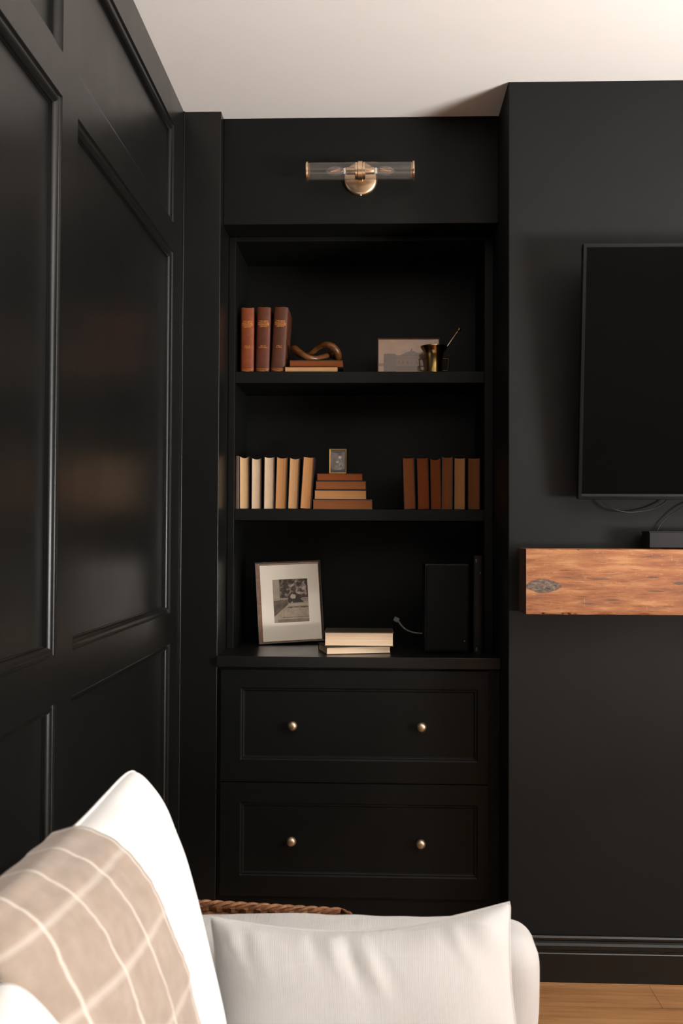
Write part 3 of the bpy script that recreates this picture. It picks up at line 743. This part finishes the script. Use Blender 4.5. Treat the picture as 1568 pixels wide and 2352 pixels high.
def garden(u, v_):
    x = u * .82; y = v_
    n1_ = fbm(x, y, 5, 3); n2_ = fbm(x, y, 9, 7)
    c_ = (170, 152, 132)
    if v_ > .56:
        if u < .20: c_ = lerp((158, 142, 126), (184, 168, 150), .5 + n1_ * .4)
        else:
            t = .10 + 1.1 * n2_ + .35 * n1_
            if u > .40: t += .55 * math.exp(-((u - .72) / .22) ** 2 - ((v_ - .72) / .12) ** 2) + .3 * fbm(x * .4, y * 1.6, 14, 12)
            c_ = lerp((58, 47, 40), (198, 178, 158), t)
        if u < .20 and abs(u - .19) < .01: c_ = (116, 102, 88)
    elif v_ > .42:
        if u < .42: c_ = lerp((88, 74, 62), (116, 98, 82), .5 + n2_) if v_ < .52 + .03 * n2_ else (160, 144, 126)
        else: c_ = lerp((150, 134, 116), (168, 150, 132), .5 + n1_)
        if u > .82 and (abs(v_ - .49) < .008 or abs(v_ - .53) < .005): c_ = (112, 96, 82)
    else:
        c_ = lerp((156, 138, 118), (178, 160, 140), .5 + n1_)
        if u < .42 and v_ > .14 + .66 * u: c_ = lerp((84, 70, 58), (108, 92, 76), .5 + n2_)
        if u > .40 and .33 + .01 * n2_ < v_ < .365: c_ = lerp((92, 76, 62), (130, 112, 94), .5 + n2_ * 2)
        if u > .26 and abs(v_ - .115) < .007: c_ = (78, 64, 52)
        if u > .1 and v_ < .07: c_ = lerp((120, 104, 90), (140, 124, 108), .5 + n1_)
        if abs(u - .29) < .005 and .115 < v_ < .30: c_ = (124, 108, 92)
        if u > .42 and .40 < v_ < .42: c_ = (186, 170, 150)
    el = lambda cx, cy, rx, ry: sqrt(((u - cx) / rx) ** 2 + ((v_ - cy) / ry) ** 2) < 1 + .35 * n2_
    if el(.62, .565, .20, .085) or el(.47, .50, .05, .05): c_ = (60, 50, 43)
    if .55 < u < .88 - (v_ - .45) * 1.2 and .45 < v_ < .56: c_ = (54, 44, 38)
    if el(.575, .60, .075, .055) or (.52 < u < .63 and .54 < v_ < .575): c_ = (190, 172, 152)
    return c_
ph = art('photograph', .134 - .0, .162, 84, 104, garden, f3, .0064); ph.location = (.006, 0, .0765)
bx('glass_pane', THIN, -W3 / 2 + .0045, W3 / 2 - .0045, .0028, .0036, .0045, H3 - .0045, f3)

# ------------------------------------------------------------------ top shelf: three reference volumes
def text(body, size, parent, loc, rot, m_, name='lettering', ext=.0002, sx=1):
    c_ = bpy.data.curves.new(name, 'FONT'); c_.body = body; c_.size = size; c_.extrude = ext; c_.align_x = 'CENTER'; c_.align_y = 'CENTER'; c_.space_line = .82; c_.offset = size * .006
    c_.materials.append(m_); o = bpy.data.objects.new(name, c_); COL.objects.link(o); o.parent = parent; o.location = loc; o.rotation_euler = rot; o.scale = (sx, 1, 1)
    bpy.context.view_layer.update()
    me = bpy.data.meshes.new_from_object(o.evaluated_get(bpy.context.evaluated_depsgraph_get()))
    n2o = bpy.data.objects.new(name, me); COL.objects.link(n2o); n2o.parent = parent; n2o.location = loc; n2o.rotation_euler = rot; n2o.scale = (sx, 1, 1)
    bpy.data.objects.remove(o); return n2o
def volume(px0b, px1b, px0t, pyt, leather, vol, lab, y=3.615, bright=True):
    bl = at(px0b, 855, y); br = at(px1b, 855, y); tl = at(px0t, pyt, y); T = br.x - bl.x; H = tl.z - Z1T; D = .165
    lean = atan2(tl.x - bl.x, H); H = H / cos(lean)
    r = empty('reference_book', (bl.x, y, Z1T + .0004 + T * sin(max(0, lean))), (0, lean, 0), label=lab, cat='book', group='leather reference volumes on the top shelf')
    mb = MB(); n_ = 14; bul = .0085
    def sp(u, v_):
        a_ = pi * u; z = H * v_
        fr = .0012 * noise.noise(Vector((u * 6, v_ * 3, px0b))) * (1 if v_ > .97 else 0)
        hinge = 0
        return Vector((T / 2 - T / 2 * cos(a_), bul - bul * sin(a_), z + (noise.noise(Vector((u * 5, px0b, 2))) * .003 if v_ > .999 else 0)))
    mb.grid(n_, 20, sp)
    mb.grid(n_, 1, lambda u, v_: Vector((T / 2 - (T / 2 - .003) * cos(pi * u), bul + .003 - bul * sin(pi * u), H * v_ - .001 * v_)))
    mb.grid(n_, 1, lambda u, v_: sp(u, 1) * (1 - v_) + Vector((T / 2 - (T / 2 - .003) * cos(pi * u), bul + .003 - bul * sin(pi * u), H - .001)) * v_)
    mb.box(0, .0032, bul, D, .0, H - .002); mb.box(T - .0032, T, bul, D, 0, H - .002)
    mb.build('cover', leather, r)
    # raised hinge ridge beside the spine and bands
    bx('page_block', PG[3], .0034, T - .0034, bul + .004, D - .005, .004, H - .006, r)
    R0 = (rad(90), 0, 0); yy = -.0006
    tx = T / 2
    def cur(body, size, z, name='lettering', mx=.9):
        t_ = text(body, size, r, (0, 0, 0), (0, 0, 0), GOLDINK, name)
        w0 = max(v_.co.x for v_ in t_.data.vertices) - min(v_.co.x for v_ in t_.data.vertices)
        s_ = min(1.0, T * mx / w0)
        for v_ in t_.data.vertices:                     # wrap the flat letters on the rounded spine
            X = v_.co.x * s_; Yv = v_.co.y; Zv = v_.co.z
            cc = max(-1, min(1, -X / (T / 2))); ang = math.acos(cc)
            v_.co = Vector((tx + X, bul - bul * sin(ang) - .0004 - Zv, z + Yv))
        t_.scale = (1, 1, 1); return t_
    cur('THE NEW\nPRACTICAL\nREFERENCE\nLIBRARY', .0078, H * .745, mx=.80)
    cur(vol, .0068, H * .395, mx=.60)
    cur('HANSON-BELLOWS\nCOMPANY', .0050, H * .030, mx=.80)
    for zb in (.0002, .058):
        mb = MB(); z0 = H * zb if zb > .01 else .0012
        mb.grid(12, 1, lambda u, v_: Vector((T / 2 - (T / 2 + .0002) * cos(pi * u), bul - (bul + .0003) * sin(pi * u), z0 + .0007 * v_)))
        mb.build('gilt_band', GOLDINK, r)
    return r
volume(551.8, 582, 552.6, 707, LEATHER[0], 'VOL. III\nF–HOO', 'russet leather reference volume three, nearest the left side of the top shelf')
volume(586, 617.5, 590, 706, LEATHER[1], 'VOL. IV\nHOO–NCH', 'brown leather reference volume four, standing between the other two')
volume(620.5, 653.5, 629, 706, LEATHER[2], 'VOL. I\nA–CHL', 'dark leather reference volume one leaning right beside the wooden knot')

GT = 'two flat books under the wooden knot on the top shelf'
z_ = Z1T + .0003
lie('book', 654, 775, z_, .0205, 3.605, CV['black'], PG[5], 'flat pale-paged book directly on the top shelf below the rust book', GT, D=.13, pyc=845, hollow=.001, over=.001, ct_=.0018); z_ += .0209
lie('book', 665, 787, z_, .0255, 3.62, CV['olive'], PG[4], 'flat rust-paged book directly under the wooden knot ornament', GT, D=.13, pyc=830, hollow=.002, over=.001, ct_=.0022); z_ += .0259
# carved wooden knot
yk = 3.665
kp = [(676, 800, 0), (690, 810, -.02), (706, 819, -.03), (724, 822, -.022), (742, 818, 0), (757, 813, .026), (769, 816, .03), (776, 818, .005), (772, 804, -.014), (760, 793, -.02), (745, 790, -.010),
      (730, 797, .01), (718, 807, .022), (706, 816, .034), (690, 812, .036), (678, 803, .022)]
pts = []
for (a_, b_, d_) in kp:
    q = at(a_, b_, yk + d_); q.z += .004; pts.append(q)
mnz = min(q.z for q in pts); 
sh = z_ + .0098 - mnz
for q in pts: q.z += sh
mb = MB(); path = smooth_path(pts, 10, closed=True); mb.tube(path, lambda t: .0122 + .0022 * sin(t * 4 * pi + 2), 16, closed=True)
tag(mb.build('wooden_knot', WALNUT), 'carved brown wooden knot ornament lying on the rust-paged book', 'ornament')

# brass mortar and pestle
ym = 3.66; mc = at(996, 850, ym); mr = (at(1027, 800, ym).x - at(965, 800, ym).x) / 2; hm = at(996, 796, ym).z - Z1T
rb = (at(1018, 840, ym).x - at(975, 840, ym).x) / 2
mt = empty('mortar', (mc.x, ym, Z1T + .0004), label='antique brass mortar with two square handles in front of the drawing', cat='mortar')
mb = MB(); prof = [(rb * .98, 0), (rb * 1.02, .004), (rb * .96, .010), (rb * .93, hm * .35), (rb * .94, hm * .55), (rb * 1.0, hm * .70), (rb * 1.12, hm * .82), (mr * .93, hm * .92), (mr, hm * .97), (mr * .995, hm),
                   (mr * .95, hm), (mr * .86, hm * .9), (rb * .95, hm * .75), (rb * .82, hm * .5), (rb * .8, .02), (.0005, .014)]
mb.lathe(prof, n=48, caps=False); mb.face([k for k in range(48)][::-1]); mb.build('bowl', BRASSD, mt)
for sg in (-1, 1):
    mb = MB(); xo = rb + .019; z0 = hm * .14; z1 = hm * .55
    pp = [Vector((sg * rb * .9, 0, z1 + .002)), Vector((sg * xo, 0, z1)), Vector((sg * (xo - .003), 0, z0)), Vector((sg * rb * .9, 0, z0 - .001))]
    for a_, b_ in zip(pp[:-1], pp[1:]):
        d_ = (b_ - a_).normalized(); mb.tube([a_ - d_ * .001, (a_ + b_) / 2, b_ + d_ * .001], .0026, 4)
    mb.build('handle', BRASSD, mt, bevel=.0006)
pe = empty('pestle', (0, 0, 0), label='slim brass pestle leaning out of the brass mortar to the right', cat='pestle')
h0 = at(1055, 755, ym - .005); h1 = at(1024, 800, ym); dv = (h0 - h1); foot = h1 - dv * .62; 
ax = (h0 - foot); Lp = ax.length; q = ax.to_track_quat('Z', 'Y'); pe.location = foot; pe.rotation_euler = q.to_euler()
mb = MB(); mb.lathe([(.0005, -.002), (.006, 0), (.0085, .006), (.0075, .014), (.0036, .022), (.003, Lp * .6), (.0036, Lp * .88), (.0046, Lp * .90), (.0034, Lp * .92)], n=20); mb.build('shaft', BRASS, pe)
mb = MB(); mb.lathe([(.0034, Lp * .92), (.006, Lp * .95), (.0082, Lp * .985), (.0080, Lp * 1.0), (.004, Lp * 1.015), (.0003, Lp * 1.018)], n=20); mb.build('knob', BRASSD, pe)

# ------------------------------------------------------------------ counter: books, cable, boxes
GC = 'two books lying on the countertop'
lie('book', 750, 902.5, ZCT + .0003, .0255, 3.418, CV['olive'], PG[6], 'thin pale-paged book lying on the countertop under the thicker one', GC, yaw=.25, D=.15, pyc=1494, hollow=.003, over=.002, ct_=.002)
lie('book', 744.5, 904, ZCT + .0262, .0500, 3.440, CV['olive'], PG[6], 'thick olive-covered book on top of the thin one on the countertop', GC, yaw=.01, D=.155, pyc=1465, hollow=.007, over=.003, ct_=.003)
ca = cable('cable', [at(914, 1424, 3.80), at(918, 1432, 3.79), at(928, 1443, 3.77), at(940, 1450, 3.75), at(955, 1454, 3.73), at(972, 1455, 3.71), at(985, 1454, 3.70)], .0032, GREYPL, 'grey cable with a plug curving behind the thick book towards the speaker')
q = at(910, 1423, 3.80); mb = MB(); mb.box(-.010, .010, -.008, .008, -.0085, .0085, Matrix.Translation(q) @ Matrix.Rotation(rad(25), 4, 'Y')); o = mb.build('plug', GREYPL, ca, bevel=.002)
p = at(975, 1497, 3.49); q = at(1077, 1296, 3.49)
sp_ = empty('speaker', (p.x, 3.49, ZCT), label='black rectangular speaker standing at the right of the countertop', cat='speaker')
wS, hS = q.x - p.x, q.z - ZCT
bx('cabinet', BLACKPL, 0, wS, .008, .19, .004, hS, sp_, bevel=.003)
bx('grille', SPEAKER, .006, wS - .004, 0, .010, .010, hS - .006, sp_, bevel=.003)
mb = MB(); mb.lathe([(.0018, 0), (.0014, -.0012), (.0001, -.0014)], (at(1066.5, 1472.5, 3.489).x - p.x, -.0002, at(1066, 1472.5, 3.489).z - ZCT), 'y', 12); mb.build('indicator_dot', WHITEPL, sp_)
for x_ in (.015, wS - .015): bx('foot', BLACKPL, x_ - .008, x_ + .008, .02, .04, 0, .0045, sp_)
yb = 3.485; p = at(1087, 1500, yb); q = at(1109, 1276.5, yb)
gb = empty('slim_box', (p.x, yb, ZCT + .0003), label='tall slim black case with tiny white marks, standing right of the speaker', cat='box')
T_ = q.x - p.x; Hb = q.z - ZCT
def bsp(u, v_): a_ = pi * u; return Vector((T_ / 2 - T_ / 2 * cos(a_), .004 - .004 * sin(a_), Hb * v_))
mb = MB(); mb.grid(12, 1, bsp); mb.box(0, T_, .004, .17, 0, Hb); mb.build('case', BLACKPL, gb)
def mark(px, py, w_, h_):
    a_ = at(px, py, yb); return (a_.x - p.x - w_ / 2, a_.x - p.x + w_ / 2, -.0006, .002, a_.z - ZCT - h_ / 2, a_.z - ZCT + h_ / 2)
mb = MB(); mb.box(*mark(1092.5, 1288, .0016, .011)); mb.box(*mark(1094, 1286, .0012, .003)); mb.box(*mark(1094, 1290, .0012, .003)); mb.build('printed_mark', GREYPL, gb)
mb = MB(); mb.box(*mark(1102.5, 1315, .0012, .004)); mb.box(*mark(1103.6, 1317.5, .0012, .003)); mb.build('printed_mark', GREYPL, gb)
mb = MB(); mb.box(*mark(1093.2, 1492, .0050, .0012)); mb.box(*mark(1094.6, 1490, .0012, .0085)); mb.box(*mark(1093.2, 1495.0, .0050, .0014)); mb.box(*mark(1093.0, 1489, .0012, .0040)); mb.build('printed_mark', GREYPL, gb)

# ------------------------------------------------------------------ sofa, cushions, throw
def fold(x, y, z, s=1.0): return noise.noise(Vector((x, y, z))) * s
AY0, AY1 = 1.93, 2.09; AX1 = 0.322; AZ = at(700, 2092, AY1 - .02).z
sofa = empty('sofa', (-.16, 1.0, 0), label='white slipcovered sofa along the black panelled left wall', cat='sofa')
def softbox(name, x0, x1, y0, y1, z0, z1, r, m_, par, amp=.004, seed=0, n=(40, 20, 30), uvs=True):
    """rounded box whose surface ripples like a loose cover"""
    mb = MB(); c_ = Vector(((x0 + x1) / 2, (y0 + y1) / 2, (z0 + z1) / 2)); h = Vector(((x1 - x0) / 2, (y1 - y0) / 2, (z1 - z0) / 2))
    def P(p):
        inner = Vector([max(-h[i] + r, min(h[i] - r, p[i])) for i in range(3)]); d = p - inner
        if d.length > 1e-9: d = d.normalized() * r
        q = c_ + inner + d
        k = amp * (noise.noise(q * 6 + Vector((seed, 0, 0))) + .5 * noise.noise(q * 15 + Vector((seed, 3, 0))))
        nn = d.normalized() if d.length > 1e-6 else Vector((0, 0, 0))
        return q + nn * k
    for ax in range(3):
        o1, o2 = [i for i in range(3) if i != ax]
        for sg in (-1, 1):
            def fn(u, v_, ax=ax, o1=o1, o2=o2, sg=sg):
                p = Vector((0, 0, 0)); p[ax] = sg * h[ax]
                p[o1] = h[o1] * sin((u - .5) * pi) * .0 + h[o1] * (2 * u - 1); p[o2] = h[o2] * (2 * v_ - 1); return P(p)
            def uvf(u, v_, ax=ax, o1=o1, o2=o2):
                a_, b_ = h[o1] * 2 * u, h[o2] * 2 * v_
                return (a_, b_)
            mb.grid(n[o1], n[o2], fn, uvfn=uvf)
    return part(mb.build(name, m_, weld=True), par)
softbox('arm', XL + .012, AX1, AY0, AY1, .06, AZ, .055, RIBBED, sofa, .006, 3, (70, 26, 40))
softbox('arm', XL + .012, AX1, -.30, -.12, .06, AZ, .055, RIBBED, sofa, .005, 8, (40, 16, 24))
softbox('base', XL + .012, AX1 - .02, -.12, AY0 + .002, .03, .26, .03, LINEN, sofa, .003, 5)
softbox('seat_cushion', XL + .20, AX1 - .005, -.115, AY0 - .004, .262, .412, .05, LINEN, sofa, .005, 6)
softbox('backrest', XL + .012, XL + .135, -.12, AY0 + .002, .30, .78, .05, LINEN, sofa, .005, 7)
for (fx, fy) in ((XL + .08, AY1 - .06), (AX1 - .08, AY1 - .06), (XL + .08, -.24), (AX1 - .08, -.24)):
    part(bx('foot', DARKWOOD, fx - .025, fx + .025, fy - .025, fy + .025, 0, .065), sofa)

class Cush:
    def __init__(s, C0, U, V, a, b, t, pinch=.06, pu=2.6, wr=.006, seed=0, tb=None, pinchy=None, blunt=0.0, tuck=0.0):
        s.tuck = tuck
        s.C = Vector(C0); s.U = Vector(U).normalized(); N = s.U.cross(Vector(V)).normalized(); s.V = N.cross(s.U).normalized(); s.N = N
        s.a, s.b, s.t, s.pinch, s.pu, s.wr, s.seed, s.tb, s.blunt = a, b, t, pinch, pu, wr, seed, tb or t, blunt
        s.py = pinch if pinchy is None else pinchy
    def pt(s, u, v, side, off=0.0):
        x = s.a * u * (1 - s.pinch * cos(v * pi / 2)); y = s.b * v * (1 - s.py * cos(u * pi / 2))
        bl = 1 - s.blunt * (abs(u * v)) ** 7; x *= bl; y *= bl
        e = max(0.0, (1 - abs(u) ** s.pu)) * max(0.0, (1 - abs(v) ** s.pu))
        h = (s.t if side > 0 else s.tb) * e ** .48
        near = 1 - min(1, e * 1.6)
        q = Vector((x * 7, y * 7, side * 3 + s.seed))
        k = s.wr * (noise.noise(q) * (.5 + near) + .6 * noise.noise(q * 2.3) * (.2 + 1.2 * near))
        if s.tuck: k += s.tuck * math.exp(-((1 - v) / .55) ** 2) * noise.noise(Vector((x * 32 + v * 1.2, s.seed, 1))) * max(0, .35 + 1.9 * noise.noise(Vector((x * 8 + v, 7, 1))))
        k *= min(1, e * 8)
        return s.C + s.U * x + s.V * y + s.N * side * (h + off) + s.N * side * k
    def build(s, name, m_, n=56, parent=None):
        mb = MB(); f = lambda q: sin((q - .5) * pi)
        for side in (1, -1):
            mb.grid(n, n, lambda u, v_: s.pt(f(u), f(v_), side), uvfn=lambda u, v_: ((f(u) + 1) * s.a, (f(v_) + 1) * s.b))
        return mb.build(name, m_, parent, weld=True)
    def border(s, name, m_, r, parent):
        pts = []
        K = 40
        for k in range(K): pts.append(s.pt(-1 + 2 * k / K, -1, 1))
        for k in range(K): pts.append(s.pt(1, -1 + 2 * k / K, 1))
        for k in range(K): pts.append(s.pt(1 - 2 * k / K, 1, 1))
        for k in range(K): pts.append(s.pt(-1, 1 - 2 * k / K, 1))
        mb = MB(); mb.tube(pts, r, 6, closed=True); return mb.build(name, m_, parent)

# cushion standing against the far arm, facing the camera
cA = Cush((-.018, 1.79, .562), (1, -.05, .085), (-.08, .25, 1), .272, .152, .085, pinch=.045, pinchy=.23, wr=.009, seed=4, tuck=.013)
oA = cA.build('throw_pillow', RIBBED, 170); tag(oA, 'large ribbed ivory pillow propped against the far arm of the sofa', 'pillow')
cA.border('seam', RIBBED, .0028, oA)

# big back cushion beside the left wall
cB = Cush((-.345, 1.35, .710), (0, 1, 0), (-.25, 0, 1), .375, .295, .105, pinch=.04, pu=2.8, wr=.006, seed=9, tb=.06, blunt=.05)
oB = cB.build('back_cushion', LINEN, 72); tag(oB, 'large smooth white back cushion leaning on the left wall, partly under the plaid throw', 'cushion')
cB.border('seam', LINEN, .0028, oB)

# plaid throw over the near part of that cushion, wrapping over its top edge
UE = -.045
mb = MB()
def thr(s_, q):
    """s_: 0 at the far edge .. 1 near end ; q: 0 bottom front .. 1 down the back"""
    u = UE - s_ * (UE + .985) ; arc = q * 1.45
    if arc <= 1: v = -.98 + 1.98 * sin(arc * pi / 2) ; side = 1
    else: v = 1 - (arc - 1) * 1.3; side = -1
    v = min(v, .9995)
    off = .007 + .0035 * (noise.noise(Vector((u * 9, v * 5, 2))) + .5) + .002 * noise.noise(Vector((u * 3, v * 22, 5)))
    p = cB.pt(u, v, side, off)
    if v > .97: p += cB.V * .007 * (v - .97) / .03
    return p
NU, NQ = 60, 110
# arc-length uv across the throw
mid = [thr(.3, k / NQ) for k in range(NQ + 1)]; acc = [0]
for k in range(NQ): acc.append(acc[-1] + (mid[k + 1] - mid[k]).length)
mb.grid(NU, NQ, lambda u, v_: thr(u, v_), uvfn=lambda u, v_: (u * (UE + .985) * cB.a, acc[int(round(v_ * NQ))]))
ot = mb.build('plaid_throw', PLAID, fixn=True)
sol = ot.modifiers.new('solid', 'SOLIDIFY'); sol.thickness = .004; sol.offset = 1
tag(ot, 'beige plaid throw with white lines draped over the large white back cushion', 'throw')

# nearer white cushion in the bottom left corner
cC = Cush((-.245, .68, .752), (-.10, 1, .0), (-.34, -.02, 1), .27, .25, .10, pinch=.03, pu=2.8, wr=.004, seed=15, blunt=.08)
oC = cC.build('throw_pillow', LINEN, 60); tag(oC, 'white pillow with grey-brown edging in front of the plaid throw, nearest the camera', 'pillow')
cC.border('edging', TRIM, .0045, oC)

# ------------------------------------------------------------------ wicker basket behind the sofa arm
YBk = 2.44; ca_ = at(806, 2079, YBk - .03); cb_ = at(470, 2071, YBk + .01)
zt = (ca_.z + cb_.z) / 2 + .0
bk_ = empty('wicker_basket', (ca_.x, ca_.y, 0), (0, 0, atan2(cb_.y - ca_.y, cb_.x - ca_.x) - pi), label='brown wicker basket standing behind the far arm of the sofa', cat='basket')
WB, DB = .53, .24
def rr(s_, inset=0, n=1):
    pass
mb = MB(); path = []
cor = [(0, 0), (-WB, 0), (-WB, -DB), (0, -DB)]
cr = .02
for (a_, b_), (c_, d_) in zip(cor, cor[1:] + cor[:1]):
    L_ = sqrt((c_ - a_) ** 2 + (d_ - b_) ** 2); ux, uy = (c_ - a_) / L_, (d_ - b_) / L_
    K = int((L_ - 2 * cr) / .006)
    for k in range(K + 1): path.append(Vector((a_ + ux * (cr + (L_ - 2 * cr) * k / K), b_ + uy * (cr + (L_ - 2 * cr) * k / K), zt - .012)))
N_ = len(path)
for s3 in range(3):
    pts = []
    for i, q in enumerate(path):
        t = (path[(i + 1) % N_] - path[i - 1]).normalized(); nn = Vector((t.y, -t.x, 0)); ph_ = 2 * pi * i / N_ * round(N_ * .006 / .085) + s3 * 2 * pi / 3
        pts.append(q + nn * cos(ph_) * .0075 + Vector((0, 0, 1)) * sin(ph_) * .006)
    mb.tube(pts, .0048, 8, closed=True)
mb.build('braided_rim', WICKER, bk_)
mb = MB()
HB = zt - .018
NRW = 26
for rI in range(NRW):
    z = .012 + (HB - .012) * rI / (NRW - 1)
    pts = []
    for i, q in enumerate(path[::3]):
        t = (path[(i * 3 + 1) % N_] - path[i * 3 - 1]).normalized(); nn = Vector((t.y, -t.x, 0))
        pts.append(Vector((q.x, q.y, z)) + nn * (.004 if (i + rI) % 2 else -.004))
    mb.tube(pts, .0095, 5, closed=True)
mb.box(-WB + .01, -.01, -DB + .01, -.01, 0.002, .012)
mb.build('woven_body', WICKER, bk_)
